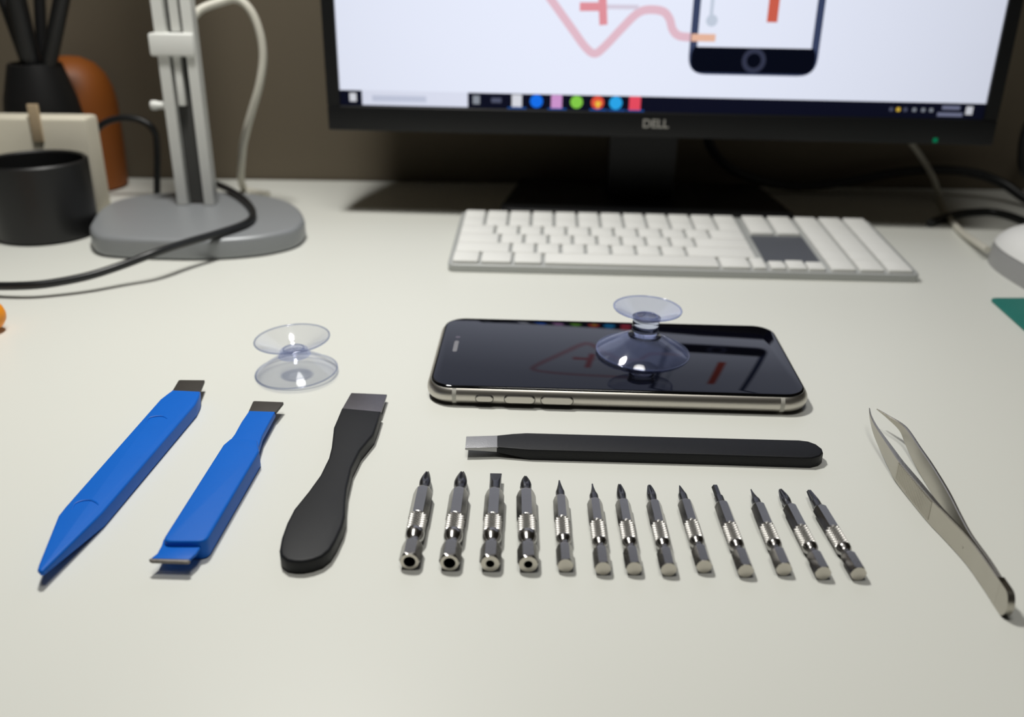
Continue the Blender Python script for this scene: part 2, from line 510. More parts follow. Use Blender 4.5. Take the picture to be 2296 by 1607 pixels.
# ------------------------------------------------------------------ hex driver bits
NS = 48
def hexr(th, a):
    k = (th % (PI/3)) - PI/6
    return a/math.cos(k)
def ringxz(fr, s, zc):
    return [(fr(2*PI*j/NS)*math.cos(2*PI*j/NS), s, zc+fr(2*PI*j/NS)*math.sin(2*PI*j/NS)) for j in range(NS)]
def turned(name, spec, zc, m, parent, sharp=24, cap0=True, cap1=True, flat=False):
    """spec: list of (s, cone radius, apothem or None) -> hex bar trimmed by a turned profile"""
    rings = []
    for s, c, a in spec:
        fr = (lambda th, c=c, a=a: min(c, hexr(th, a)) if a else c)
        rings.append(ringxz(fr, s, zc))
    return MB().loft(rings, cap0, cap1).build(name, m, parent, sharp=sharp, flat=flat)
def ramp(s0, c0, s1, c1, a, n=6):
    return [(s0+(s1-s0)*i/n, c0+(c1-c0)*i/n, a) for i in range(n+1)]

def knurl(s0, s1, r, zc, parent, nth=40, rows=15):
    vs = []; fs = []
    for i in range(rows+1):
        for j in range(nth):
            th = 2*PI*(j+0.5*(i % 2))/nth
            rr_ = r + (0.0 if i in (0, rows) else (0.17 if (i+j) % 2 == 0 else -0.2))
            th = 2*PI*j/nth
            vs.append((rr_*math.cos(th), s0+(s1-s0)*i/rows, zc+rr_*math.sin(th)))
    for i in range(rows):
        for j in range(nth):
            k = (j+1) % nth
            a, b, c, d = i*nth+j, i*nth+k, (i+1)*nth+k, (i+1)*nth+j
            if (i+j) % 2 == 0: fs += [(a, b, d), (b, c, d)]
            else: fs += [(a, b, c), (a, c, d)]
    m = MB().add(vs, fs)
    m.f.append(tuple(range(nth))); m.f.append(tuple(range(rows*nth, (rows+1)*nth)))
    return m.build('knurled_band', M['knurl'], parent, flat=True)

def driver_tip(kind, s0, r, s1, zc, parent):
    rings = []
    n = 20
    L_ = s1-s0
    def ogive(u, r_end):
        if u < 0.15: return r*0.9
        if u < 0.4: return r*(0.9+0.16*math.sin((u-0.15)/0.25*PI/2))
        return r*1.06 + (r_end-r*1.06)*((u-0.4)/0.6)**1.5
    for i in range(n+1):
        u = i/n
        s = s0+L_*u
        if kind in ('cross', 'cross_fine', 'star_cross'):
            re_ = {'cross': 0.40, 'cross_fine': 0.30, 'star_cross': 0.45}[kind]*r
            base = ogive(u, re_)
            dep = 0.46*min(1, max(0, (u-0.28)/0.3))
            q = 4 if kind != 'star_cross' else 8
            ph_ = 0.35 if kind == 'cross_fine' else 0.0
            fr = lambda th, base=base, dep=dep, q=q, ph_=ph_: base*(1-dep*(0.6 if q == 8 else 1)*max(0, math.cos(q*(th-PI/2)+ph_))**2)
        elif kind == 'flat':
            base = r*1.02
            tz = 1.0 if u < 0.35 else 1.0 - 0.80*(u-0.35)/0.65
            fr = None
            pts = []
            for j in range(NS):
                th = 2*PI*j/NS
                x, z = base*math.cos(th), base*math.sin(th)
                if abs(z) > r*tz: z = math.copysign(r*tz, z)
                x *= 1+0.04*max(0, u-0.4)/0.6
                pts.append((x, s, zc+z))
            rings.append(pts); continue
        elif kind == 'point':
            c = r if u < 0.3 else 0.24 + (r-0.24)*(1-(u-0.3)/0.7)**1.25
            fr = lambda th, c=c: c
        elif kind == 'needle':
            c = r*0.98 if u < 0.28 else 0.22 + (r-0.22)*(1-(u-0.28)/0.72)**1.6
            fr = lambda th, c=c: c
        elif kind == 'small_cross':
            c = r*0.98 if u < 0.4 else (r*0.8*(1-(u-0.4)/0.6)+0.22)
            dep = 0.35 if u > 0.45 else 0
            fr = lambda th, c=c, dep=dep: c*(1-dep*max(0, math.cos(2*th))**3)
        elif kind == 'hex_end':
            if u < 0.38: fr = lambda th: r
            else:
                aa = 0.92
                fr = lambda th, aa=aa: hexr(th, aa)
        elif kind == 'six_lobe':
            if u < 0.4: fr = lambda th: r*0.98
            else:
                c = r*(1-0.42*(u-0.4)/0.6)
                fr = lambda th, c=c: c*(0.9+0.1*math.cos(6*th))
        rings.append(ringxz(fr, s, zc))
    return MB().loft(rings).build('driver_tip', M['bit_dark'], parent, sharp=28)

def driver_bit(label, end, tipp, big, kind, hole=0.0):
    zc = 2.72 if big else 2.2
    E_, T_ = T(end[0], end[1], zc), T(tipp[0], tipp[1], zc)
    d = T_-E_
    Lb = d.length
    loc = Vector((E_.x, E_.y, 0))
    t = thing('driver_bit', label, 'driver bit', loc, (0, 0, math.atan2(-d.x, d.y)), 'row of hex driver bits')
    if big:
        a, ce = 2.5, 2.83
        sh_ = [(0, 2.44, None), (0.5, 2.80, a), (0.75, 2.95, a)] + ramp(0.9, 2.95, 6.4, 2.95, a, 2) + ramp(6.6, 2.9, 8.4, 1.95, a)
        if hole:
            o = turned('shank', sh_, zc, M['bit'], t, cap0=False)
            MB().loft([ringxz(lambda th: 2.44, 0, zc), ringxz(lambda th: hole, 0, zc)], False, False).build('end_face', M['end'], t)
            MB().loft([ringxz(lambda th: hole, 0, zc), ringxz(lambda th: hole, 4.5, zc)], False, True).build('socket_hole', M['hole'], t)
        else:
            turned('shank', sh_, zc, M['bit'], t)
        cl = [(8.3, 1.95, None), (9.0, 1.85, None), (9.6, 1.95, None), (10.6, 2.35, None), (11.6, 2.62, None), (13.1, 2.68, None), (13.2, 2.62, None)]
        turned('collar', cl, zc, M['bit'], t, sharp=60)
        knurl(13.1, 20.8, 2.60, zc, t, 34, 14)
        turned('shaft', [(20.3, 2.95, a), (33.2, 2.95, a)] + ramp(33.4, 2.9, 35.8, 1.9, a), zc, M['bit'], t)
        driver_tip(kind, 35.6, 2.0 if tipp[0] == 1036.4 else 1.72, Lb, zc, t)
    else:
        a = 2.0
        k = Lb/42.2
        sh_ = [(0, 2.05, a), (0.12, 2.2, a), (0.3, 2.33, a)] + ramp(0.4, 2.4, 6.9*k, 2.4, a, 2) + ramp(7.1*k, 2.32, 9.0*k, 1.55, a)
        turned('shank', sh_, zc, M['bit'], t, cap0=False)
        MB().add(ringxz(lambda th: min(2.05, hexr(th, a)), 0, zc), [tuple(range(NS))]).build('end_face', M['end'], t)
        cl = [(8.8*k, 1.55, None), (9.6*k, 1.5, None), (10.2*k, 1.62, None), (10.9*k, 2.0, None), (11.6*k, 2.13, None), (12.0*k, 2.13, None)]
        turned('collar', cl, zc, M['bit'], t, sharp=60)
        knurl(11.8*k, 20.6*k, 2.08, zc, t, 28, 16)
        turned('shaft', [(20.3*k, 2.4, a), (30.8*k, 2.4, a)] + ramp(31.0*k, 2.34, 32.8*k, 1.45, a), zc, M['bit'], t)
        driver_tip(kind, 32.6*k, 1.38, Lb, zc, t)
    return t

bits = [
    ('leftmost large steel hex bit, cross tip and wide dark hole in its end', (918, 1259), (958, 1060), True, 'cross', 1.62),
    ('large steel hex bit with the broadest cross tip and wide end hole, second from left', (1007.6, 1262), (1036.4, 1060.5), True, 'cross', 1.62),
    ('large steel hex bit with a flat slotted tip and small hole in its end', (1099, 1263.5), (1112, 1063), True, 'flat', 1.15),
    ('large steel hex bit with cross tip and small end hole, fourth from left', (1184.5, 1265), (1178, 1069), True, 'cross_fine', 1.15),
    ('small steel hex bit with conical point, first one without an end hole', (1268, 1268), (1254, 1077.5), False, 'point', 0),
    ('small steel hex bit with thin needle tip, sixth from left in the row', (1352, 1274.7), (1328, 1085), False, 'needle', 0),
    ('small steel hex bit with thick fluted cross tip, just right of the needle-tipped bit', (1422, 1274.7), (1389, 1087.5), False, 'cross', 0),
    ('small steel hex bit with many-fluted blunt tip, eighth from left', (1499.6, 1277), (1456, 1089.7), False, 'star_cross', 0),
    ('small steel hex bit with slim sharp cross tip, ninth from left', (1579, 1270), (1523.7, 1089), False, 'small_cross', 0),
    ('small steel hex bit with blunt straight hex-shaped tip', (1672.4, 1280), (1603, 1092), False, 'hex_end', 0),
    ('small steel hex bit with sharp tapered tip, third from the right end', (1758, 1276), (1684, 1097.5), False, 'needle', 0),
    ('small steel hex bit with ribbed cross tip, second from the right end', (1845.8, 1285), (1750, 1099), False, 'star_cross', 0),
    ('rightmost small steel hex bit with narrow six-lobed tip, nearest the tweezers', (1925.4, 1286.5), (1814, 1102), False, 'six_lobe', 0),
]
for bdef in bits: driver_bit(*bdef)

# ------------------------------------------------------------------ tweezers
bt = T(2110, 1180, 0)
tw = thing('tweezers', 'steel tweezers with fine bent tips standing on edge at the right', 'tweezers', bt)
Zw = 7.5
fa = [(1948.5, 914, 7.1, 0.35), (1951.5, 931, 6.0, 0.6), (1964.7, 957.7, 3.6, 0.9), (1998.7, 1009.4, 1.2, 1.5), (2016.5, 1035, 0.3, 1.7), (2055, 1081, 0.0, 1.8), (2094, 1126, 0.0, 1.5), (2123, 1155, 0.0, 1.1), (2175, 1210, 0.0, 0.9), (2215, 1263, 0.0, 0.8), (2243, 1304, 0.0, 0.8)]
ra = [(1965.7, 916, 7.1, 0.35), (1990, 931, 6.2, 0.7), (2019.7, 949.6, 4.6, 1.0), (2036, 966, 2.2, 1.0), (2060, 1002, 0.7, 1.0), (2087.7, 1042, 0.0, 1.0), (2123, 1100, 0.0, 1.0), (2150, 1152, 0, 0.9), (2175, 1197, 0.0, 0.85), (2215, 1252, 0.0, 0.8), (2248, 1303, 0.0, 0.75)]
def arm(st, side, name):
    P = []
    for x, y, zb, th in st:
        p = T(x, y, Zw); P.append((p.x, p.y, zb, th))
    Q = []
    V = catmull([Vector((p[0], p[1], p[2])) for p in P], 5)
    W_ = catmull([Vector((p[3], 0, 0)) for p in P], 5)
    rings = []
    for i in range(len(V)):
        a, b = V[max(0, i-1)], V[min(len(V)-1, i+1)]
        t = Vector((b.x-a.x, b.y-a.y, 0)).normalized()
        n = Vector((-t.y, t.x, 0))*side
        p = Vector((V[i].x, V[i].y, 0))
        th = max(0.2, W_[i].x); zb = max(0.0, V[i].z); zt = Zw
        c = min(0.25, th*0.3)
        q = p + n*th
        rings.append([(p.x, p.y, zb+c), (p.x, p.y, zt-c), (p.x+n.x*c, p.y+n.y*c, zt), (q.x-n.x*c, q.y-n.y*c, zt), (q.x, q.y, zt-c), (q.x, q.y, zb+c), (q.x-n.x*c, q.y-n.y*c, zb), (p.x+n.x*c, p.y+n.y*c, zb)])
    o = MB().loft(rings).build(name, M['tweezer'], tw, bt, sharp=30)
    return V
Vf = arm(fa, 1, 'arm')
Vr = arm(ra, 1, 'arm')
# rounded welded end joining both arms
e0 = T(2236, 1293, Zw); e1 = T(2247, 1309, Zw)
tdir = Vector((e1.x-e0.x, e1.y-e0.y, 0)).normalized()
nd = Vector((-tdir.y, tdir.x, 0))
def end_ring(off):
    pts = []
    base = Vector((e0.x, e0.y, 0))+nd*off
    half = Zw/2
    prof = [(0, 0.0), (5.0, 0.0)] + [(5.0+2.6*math.sin(a), half-half*math.cos(a)) for a in [PI*i/10 for i in range(1, 10)]] + [(5.0, Zw), (0, Zw)]
    return [base+tdir*s+Vector((0, 0, z)) for s, z in prof]
MB().loft([end_ring(-0.05), end_ring(0.85), end_ring(1.75)]).build('welded_end', M['tweezer'], tw, bt, sharp=40)
# ridged grip on the outer face of the near arm
g = MB()
gs = [T(x, y, Zw) for x, y in [(2016.5, 1035), (2035.7, 1058), (2055, 1081), (2074, 1103.5), (2092, 1124)]]
gs = catmull(gs, 13)
acc = 0; last = gs[0]
for i in range(0, len(gs)-1, 2):
    p = gs[i]; q = gs[i+1]
    t = Vector((q.x-p.x, q.y-p.y, 0)).normalized()
    n = Vector((-t.y, t.x, 0))
    a = Vector((p.x, p.y, 0))
    w = t*0.26
    zz = 0.9 if i > 14 else 1.4
    g.loft([[a-w-n*0.02+Vector((0, 0, zz)), a-n*0.3+Vector((0, 0, zz)), a+w-n*0.02+Vector((0, 0, zz)), a+n*0.3+Vector((0, 0, zz))],
            [a-w-n*0.02+Vector((0, 0, Zw-0.5)), a-n*0.3+Vector((0, 0, Zw-0.5)), a+w-n*0.02+Vector((0, 0, Zw-0.5)), a+n*0.3+Vector((0, 0, Zw-0.5))]])
g.build('ridged_grip', M['tweezer'], tw, bt, flat=True)
rp = T(2156, 1229.5, 3.4)
rv = MB()
rv.add(*(lambda m: (m.v, m.f))(MB().lathe([(0.35, 0), (0.3, 0.12), (0.12, 0.2)], 12)))
nn = -nd
q = Vector((0, 0, 1)).rotation_difference(nn)
pa = min(Vf, key=lambda v: (v.x-rp.x)**2+(v.y-rp.y)**2)
rv.v = [q @ v + Vector((pa.x, pa.y, 3.4)) + nn*(-0.02) for v in rv.v]
rv.build('rivet', M['tweezer'], tw, bt)

# ------------------------------------------------------------------ keyboard
K0 = T(1003, 609, 0); K1 = T(2062, 634, 0)
kyaw = math.atan2(K1.y-K0.y, K1.x-K0.x)
KW = (K1-K0).length
KD = 88.0
kb = thing('keyboard', 'slim white keyboard in an aluminium tray below the monitor', 'keyboard', (K0.x, K0.y, 0), (0, 0, kyaw))
ZF, ZR = 4.0, 9.0
def ztop(x, y): return ZF+(ZR-ZF)*y/KD
MB().prism(round_corners([(0, 0), (KW, 0), (KW, KD), (0, KD)], 4, 5), 0, ztop, 0.6).build('tray', M['kb_alu'], kb, sharp=50)
def key(x0, x1, y0, y1):
    m = MB().prism(round_corners([(x0, y0), (x1, y0), (x1, y1), (x0, y1)], 0.8, 3), lambda x, y: ztop(x, y)-0.3, lambda x, y: ztop(x, y)+1.7, 0.35, 2)
    return m.build('key', M['key'], kb, sharp=50)
rowy = [2.0, 16.0, 30.5, 45.0, 59.5, 74.0, 86.5]
U = 13.3
gap = 0.9
rows = {1: [2.25]+[1]*7+[2.75], 2: [1.75]+[1]*8+[2.25], 3: [1.5]+[1]*9+[1.5], 4: [1]*12, 5: [1]*12}
for r, ws in rows.items():
    x = 2.0
    for w in ws:
        key(x+gap, x+w*U-gap, rowy[r]+0.35, rowy[r+1]-0.35)
        x += w*U
for x0, x1 in ((2.6, 15.6), (17.3, 32.6), (34.4, 48.3), (50.2, 139.2), (141, 155.2), (157, 163.5)):
    key(x0, x1, rowy[0], rowy[1]-0.35)
for x0, x1 in ((166.0, 178.5), (181.0, 193.5)):
    key(x0, x1, rowy[4]-3, rowy[6])
dk = [(165.2, rowy[1]-2), (194.2, rowy[1]-2), (194.2, rowy[4]-4.5), (165.2, rowy[4]-4.5)]
MB().prism(dk, lambda x, y: ztop(x, y)-0.3, lambda x, y: ztop(x, y)+0.25).build('dark_panel', M['kb_dark'], kb)
key(166, 173.5, rowy[0], rowy[1]-4.5); key(175, 184, rowy[0], rowy[1]-3.0); key(185.2, 193.6, rowy[0], rowy[1]-4.5)
for c in range(3):
    x0 = 196.6+c*14.3
    for r in range(6):
        key(x0+0.1, x0+12.2, rowy[r]+0.15, rowy[r+1]-0.15)

# ------------------------------------------------------------------ monitor
A = Vector((-103.2, 558.0, 68.0)); Bp = Vector((266.0, 536.5, 68.0))
myaw = math.atan2(Bp.y-A.y, Bp.x-A.x)
ex_ = Vector((math.cos(myaw), math.sin(myaw), 0)); nf = Vector((math.sin(myaw), -math.cos(myaw), 0))
SW = (Bp-A).length; SH = SW*9/16
mon = thing('monitor', 'black widescreen monitor showing a red line diagram and phone drawing', 'monitor', A, (0, 0, myaw))
def S(px, py, lift=0.0):
    """sight line onto the screen plane -> local (x, z)"""
    d = ray(px, py)
    O = Vector((0, 0, CAMH))
    t = (A-O).dot(nf)/d.dot(nf)
    p = O+d*t-A
    return (p.dot(ex_), p.z)
# local frame: x along the screen, y = into the screen, z up, origin = bottom-left of the lit area
bz, bzb = 7.5, 14.5
def frame_box(x0, x1, z0, z1, y0, y1, name, m, par=mon, bev=0.8):
    return MB().box((x0, y0, z0), (x1, y1, z1), bev).build(name, m, par, sharp=50)
fm = MB()
fm.box((-bz, -2, -bzb), (SW+bz, 16, 0), 1.2)
fm.box((-bz, -2, SH), (SW+bz, 16, SH+bz), 1.2)
fm.box((-bz, -2, 0), (0, 16, SH), 0.0)
fm.box((SW, -2, 0), (SW+bz, 16, SH), 0.0)
fm.build('bezel', M['mon'], mon, sharp=50)
MB().box((-bz+1, 3, -bzb+1), (SW+bz-1, 26, SH+bz-1), 3).build('back_shell', M['mon'], mon)
def quad(x0, x1, z0, z1, y, name, m, par):
    return MB().add([(x0, y, z0), (x1, y, z0), (x1, y, z1), (x0, y, z1)], [(0, 1, 2, 3)]).build(name, m, par, flat=True)
EM = lambda n, c, s=1.0: emit(n, c, s)
E = dict(bg=EM('screen white', (229, 234, 250), 1.03), bar=EM('taskbar navy', (16, 18, 34)), search=EM('search box', (222, 226, 243)), stext=EM('search hint', (196, 202, 222)),
         line=EM('pink line', (226, 188, 202)), red=EM('red mark', (224, 146, 156)), faint=EM('faint line', (214, 206, 222)), orange=EM('orange line', (232, 184, 160)),
         pframe=EM('phone outline', (58, 68, 98)), pblack=EM('phone black', (9, 12, 24)), pring=EM('home ring', (52, 56, 76)), thermo=EM('orange red bar', (206, 96, 78)), grey=EM('pale grey', (196, 206, 222)),
         w=EM('icon white', (216, 218, 226)), dim=EM('icon dim', (82, 86, 108)), g1=EM('icon grey', (140, 146, 156)), blue=EM('icon blue', (24, 112, 236)), pink=EM('icon pink', (206, 150, 206)), green=EM('icon green', (132, 204, 74)),
         red2=EM('icon red', (226, 84, 62)), yel=EM('icon yellow', (236, 196, 70)), cyan=EM('icon cyan', (44, 166, 234)), rose=EM('icon rose', (230, 76, 96)), under=EM('icon underline', (30, 84, 160)), clock=EM('clock text', (120, 124, 150)))
screen = quad(0, SW, 0, SH, 0.0, 'screen', E['bg'], mon)
def srect(name, m, x0, y0, x1, y1, y=-0.1):
    a = S(x0, y1); b = S(x1, y0)
    return quad(a[0], b[0], a[1], b[1], y, name, m, screen)
def sline(name, m, pts, wpx, y=-0.15, smooth=5):
    P = [Vector((*S(*p), 0)) for p in pts]
    if smooth: P = catmull(P, smooth)
    w = wpx/3.75/2
    vs = []; fs = []
    for i, p in enumerate(P):
        t = (P[min(i+1, len(P)-1)]-P[max(0, i-1)]).normalized()
        n = Vector((-t.y, t.x, 0))*w
        for q in (p+n, p-n): vs.append((q.x, y, q.y))
    for i in range(len(P)-1): fs.append((2*i, 2*i+1, 2*i+3, 2*i+2))
    return MB().add(vs, fs).build(name, m, screen, flat=True)
def sdisc(name, m, px, py, rpx, y=-0.2, inner=0.0):
    c = S(px, py); r = rpx/3.75; n = 28
    vs = [(c[0]+r*math.cos(2*PI*j/n), y, c[1]+r*math.sin(2*PI*j/n)) for j in range(n)]
    if inner:
        ri = inner/3.75
        vs += [(c[0]+ri*math.cos(2*PI*j/n), y, c[1]+ri*math.sin(2*PI*j/n)) for j in range(n)]
        fs = [(j, (j+1) % n, n+(j+1) % n, n+j) for j in range(n)]
    else: fs = [tuple(range(n))]
    return MB().add(vs, fs).build(name, m, screen, flat=True)
# task bar along the lower edge of the picture
BH = 8.6
quad(0, SW, 0, BH, -0.05, 'taskbar', E['bar'], screen)
xs0, xs1 = S(812, 220)[0], S(1049, 220)[0]
quad(xs0, xs1, 0.4, BH+0.2, -0.1, 'search_box', E['search'], screen)
quad(xs0+6, xs0+38, 2.6, 6.0, -0.15, 'search_hint', E['stext'], screen)
def icon(px, m, kind='disc', r=11.5, py=None):
    x = S(px, 224)[0]; z = BH*0.54; rr_ = r/3.75
    n = 24
    if kind == 'disc': vs = [(x+rr_*math.cos(2*PI*j/n), -0.2, z+rr_*math.sin(2*PI*j/n)) for j in range(n)]
    elif kind == 'square': vs = [(x+rr_*a, -0.2, z+rr_*b) for a, b in ((-.85, -1), (.85, -1), (.85, 1), (-.85, 1))]
    elif kind == 'lines': vs = [(x+rr_*a, -0.2, z+rr_*b) for a, b in ((-1.1, -.5), (1.1, -.5), (1.1, .5), (-1.1, .5))]
    return MB().add(vs, [tuple(range(len(vs)))]).build('icon', m, screen, flat=True)
icon(792, E['w'], 'square', 9); icon(1068, E['g1'], 'square', 9); icon(1113, E['dim'], 'lines', 10)
icon(1159, E['w'], 'square', 13); icon(1203, E['blue'], 'disc', 14); icon(1248, E['pink'], 'square', 14); icon(1293, E['green'], 'disc', 13.5)
icon(1340, E['red2'], 'disc', 14); icon(1381, E['cyan'], 'disc', 14); icon(1424, E['rose'], 'square', 14.5)
x = S(1341, 224)[0]
MB().add([(x-1.9, -0.25, BH*0.5), (x, -0.25, BH*0.54-3.4), (x+2.2, -0.25, BH*0.52), (x, -0.25, BH*0.66)], [(0, 1, 2, 3)]).build('icon_detail', E['yel'], screen, flat=True)
for a, b in ((1138, 1180), (1228, 1270), (1322, 1361), (1364, 1402), (1406, 1444)):
    quad(S(a, 240)[0], S(b, 240)[0], 0.15, 0.95, -0.2, 'icon_underline', E['under'], screen)
for px, k in ((1998, 'dim'), (2014, 'yel'), (2030, 'dim'), (2050, 'g1'), (2070, 'g1'), (2088, 'g1')):
    x = S(px, 245)[0]; r = 1.0
    MB().add([(x-r, -0.2, BH*.52-r), (x+r, -0.2, BH*.52-r), (x+r, -0.2, BH*.52+r), (x-r, -0.2, BH*.52+r)], [(0, 1, 2, 3)]).build('tray_icon', E[k], screen, flat=True)
xc = S(2131, 248)[0]
quad(xc-5, xc+5, BH*.58, BH*.82, -0.2, 'clock_line', E['clock'], screen); quad(xc-7, xc+7, BH*.14, BH*.38, -0.2, 'clock_line', E['clock'], screen)
icon(2178, E['w'], 'square', 8.5)
# diagram: pink rounded zig-zag line, red marks
sline('diagram_line', E['line'], [(1560, -130), (1330, -128), (1215, -110), (1188, -85), (1205, -45), (1245, 12), (1285, 68), (1312, 105), (1333, 120), (1354, 106), (1392, 66), (1425, 33), (1450, 22), (1485, 25), (1501, 42), (1508, 66), (1522, 80), (1550, 84)], 17)
sline('diagram_line', E['orange'], [(1550, 84), (1580, 84.5), (1604, 85)], 15, -0.3, 0)
sline('diagram_mark', E['red'], [(1300, 15), (1353, 15)], 17, -0.18, 0)
sline('diagram_mark', E['red'], [(1351, -60), (1351, 0), (1353, 56)], 17, -0.2, 0)
sline('diagram_mark', E['faint'], [(1353, 15), (1432, 16)], 9, -0.16, 0)
# drawing of a phone
pl = S(1543, 140)[0]; pr = S(1831, 150)[0]; pb = S(1690, 169)[1]; pt = pb+118
def spoly(name, m, x0, x1, z0, z1, r, y):
    o = round_corners([(x0, z0), (x1, z0), (x1, z1), (x0, z1)], r, 6)
    return MB().add([(a, y, b) for a, b in o], [tuple(range(len(o)))]).build(name, m, screen, flat=True)
spoly('phone_drawing', E['pframe'], pl, pr, pb, pt, 10, -0.21)
zb_ = S(1690, 107)[1]
spoly('phone_drawing', E['pblack'], pl+1.2, pr-1.2, pb+1, zb_+1.5, 8.5, -0.23)
quad(pl+4.2, pr-4.2, zb_, pt-14, -0.25, 'phone_drawing', E['bg'], screen)
sdisc('phone_drawing', E['pring'], 1690, 136, 25, -0.28, 15)
xt = S(1733, 30)[0]; zt_ = S(1733, 50)[1]
quad(xt-2.9, xt+2.9, zt_, zt_+44, -0.3, 'diagram_mark', E['thermo'], screen)
sdisc('diagram_mark', E['grey'], 1596, 46, 12, -0.3)
quad(S(1592, 20)[0], S(1600, 20)[0], S(1596, 46)[1], pt-30, -0.29, 'diagram_mark', E['grey'], screen)
# badge under the screen, power light, touch marks
fc = bpy.data.curves.new('badge', 'FONT')
fc.body = 'DELL'; fc.align_x = 'CENTER'; fc.align_y = 'CENTER'; fc.size = 0.0094; fc.extrude = 0.0001; fc.offset = 0.00022
fo = bpy.data.objects.new('badge_tmp', fc); C.objects.link(fo)
dg = bpy.context.evaluated_depsgraph_get()
bme = bpy.data.meshes.new_from_object(fo.evaluated_get(dg))
bpy.data.objects.remove(fo)
badge = bpy.data.objects.new('badge', bme); C.objects.link(badge)
bme.materials.clear(); bme.materials.append(M['logo'])
badge.parent = mon
bc = S(1469, 277)
badge.location = Vector((bc[0], -2.15, bc[1]))*MM
badge.rotation_euler = (PI/2, 0, 0); badge.scale = (0.72, 0.72, 1)
part_label(badge, 'grey lettered badge')
M['led'] = emit('green power light', (6, 116, 78), 1.0)
lx, lz = S(2094, 313)
MB().box((lx-1.3, -2.2, lz-1.3), (lx+1.3, -1.6, lz+1.3), 0.2).build('power_light', M['led'], mon)
# stand
def toloc(p):
    d = Vector(p)-A
    return (d.dot(ex_), -d.dot(nf), d.z)
st = MB()
sx0, sy0, _ = toloc((80, 585, 0))
fp = round_corners([(sx0-88, sy0-36), (sx0+94, sy0-36), (sx0+84, sy0+52), (sx0-78, sy0+52)], 10, 6)
MB().prism(fp, -68, -60, 1.0).build('stand_base', M['mon'], mon, sharp=50)
MB().box((sx0-20, sy0+2, -61), (sx0+22, sy0+26, 110), 3).build('stand_column', M['mon'], mon)

# ------------------------------------------------------------------ mouse with cord
mo = thing('computer_mouse', 'white mouse with shade painted on its side and pale cord at the right edge', 'mouse', (285, 448, 0), (0, 0, math.radians(2)))
def mouse_part(z0, z1, name, m, sc=1.0):
    rings = []
    N = 40
    for i in range(11):
        u = z0+(z1-z0)*i/10
        w = max(0.02, (1-u**2.6))**0.42
        ln = max(0.02, (1-u**2.4))**0.45
        rings.append([(30*w*sc*math.copysign(abs(math.cos(2*PI*j/N))**0.8, math.cos(2*PI*j/N)), 56*ln*sc*math.copysign(abs(math.sin(2*PI*j/N))**0.8, math.sin(2*PI*j/N)), 27*u) for j in range(N)])
    return MB().loft(rings).build(name, m, mo, sharp=50)
mouse_part(0.0, 0.42, 'side_shade', M['mouse_side_shade'], 0.985)  # lower body of the white mouse, side shading put into its grey colour
mouse_part(0.42, 1.0, 'top_shell', M['white'])
mc = [T(2215, 560, 6), T(2185, 541, 4), T(2150, 515, 2), T(2122, 480, 2), T(2107, 445, 2), YD(2094, 402, 622), YD(2072, 362, 630), YD(2044, 322, 634), YD(2010, 280, 636), YD(1960, 240, 636)]
cd = MB().tube(mc, 1.9).build('cord', M['cord_white'], mo, (0, 0, 0))
inv = Matrix.Translation(Vector((285, 448, 0))*MM) @ Matrix.Rotation(math.radians(2), 4, 'Z')
cd.data.transform(inv.inverted())

# ------------------------------------------------------------------ cables
tag(MB().tube([YD(1585, 300, 608), YD(1592, 325, 615), YD(1612, 355, 626), YD(1650, 385, 634), YD(1725, 409, 640), YD(1800, 417, 640), YD(1900, 407, 640), YD(2000, 388, 640), YD(2090, 380, 636), YD(2180, 387, 630), YD(2250, 412, 622), YD(2312, 452, 606), T(2400, 470, 3.2)], 3.2).build('cable', M['cord_black']), 'thick black cable drooping from behind the monitor and arching right', 'cable')
tag(MB().tube([T(2085, 500, 2.4), T(2110, 490, 2.4), T(2150, 479, 2.4), T(2190, 475, 2.4), T(2225, 475, 2.4), T(2262, 483, 2.4), T(2312, 500, 2.4), T(2400, 520, 2.4)], 2.4).build('cable', M['cord_black']), 'short black cable lying flat on the desk behind the mouse', 'cable')
tag(MB().tube([YD(2330, 230, 640), YD(2300, 290, 640), YD(2291, 340, 640), YD(2296, 385, 640), T(2335, 420, 3)], 2.6).build('cable', M['cord_black']), 'black cable hanging down by the wall at the right frame edge', 'cable')
fcab = [T(455, 400, 15), T(520, 428, 15), T(556, 456, 14.5), T(567, 482, 14.2), T(548, 502, 14.2), T(485, 524, 14.2), T(420, 543, 14.2), T(350, 566, 14), T(275, 594, 10.5), T(200, 618, 8), T(120, 634, 6.5), T(60, 640, 6), T(-15, 641, 5.2), T(-90, 636, 4), T(-170, 628, 2.2)]
tag(MB().tube(fcab, 2.0).build('cable', M['cord_black']), 'thin black cable crossing over the grey lamp base to the left', 'cable')
tag(MB().tube([T(196, 470, 2.2), YD(196, 400, 585), YD(203, 330, 588), YD(218, 290, 590), YD(244, 271, 590), YD(282, 264, 590), YD(318, 271, 590), YD(344, 291, 590), YD(352, 330, 592), T(352, 450, 2.2)], 2.1).build('cable', M['cord_black']), 'looped black cable standing up behind the lamp base', 'cable')

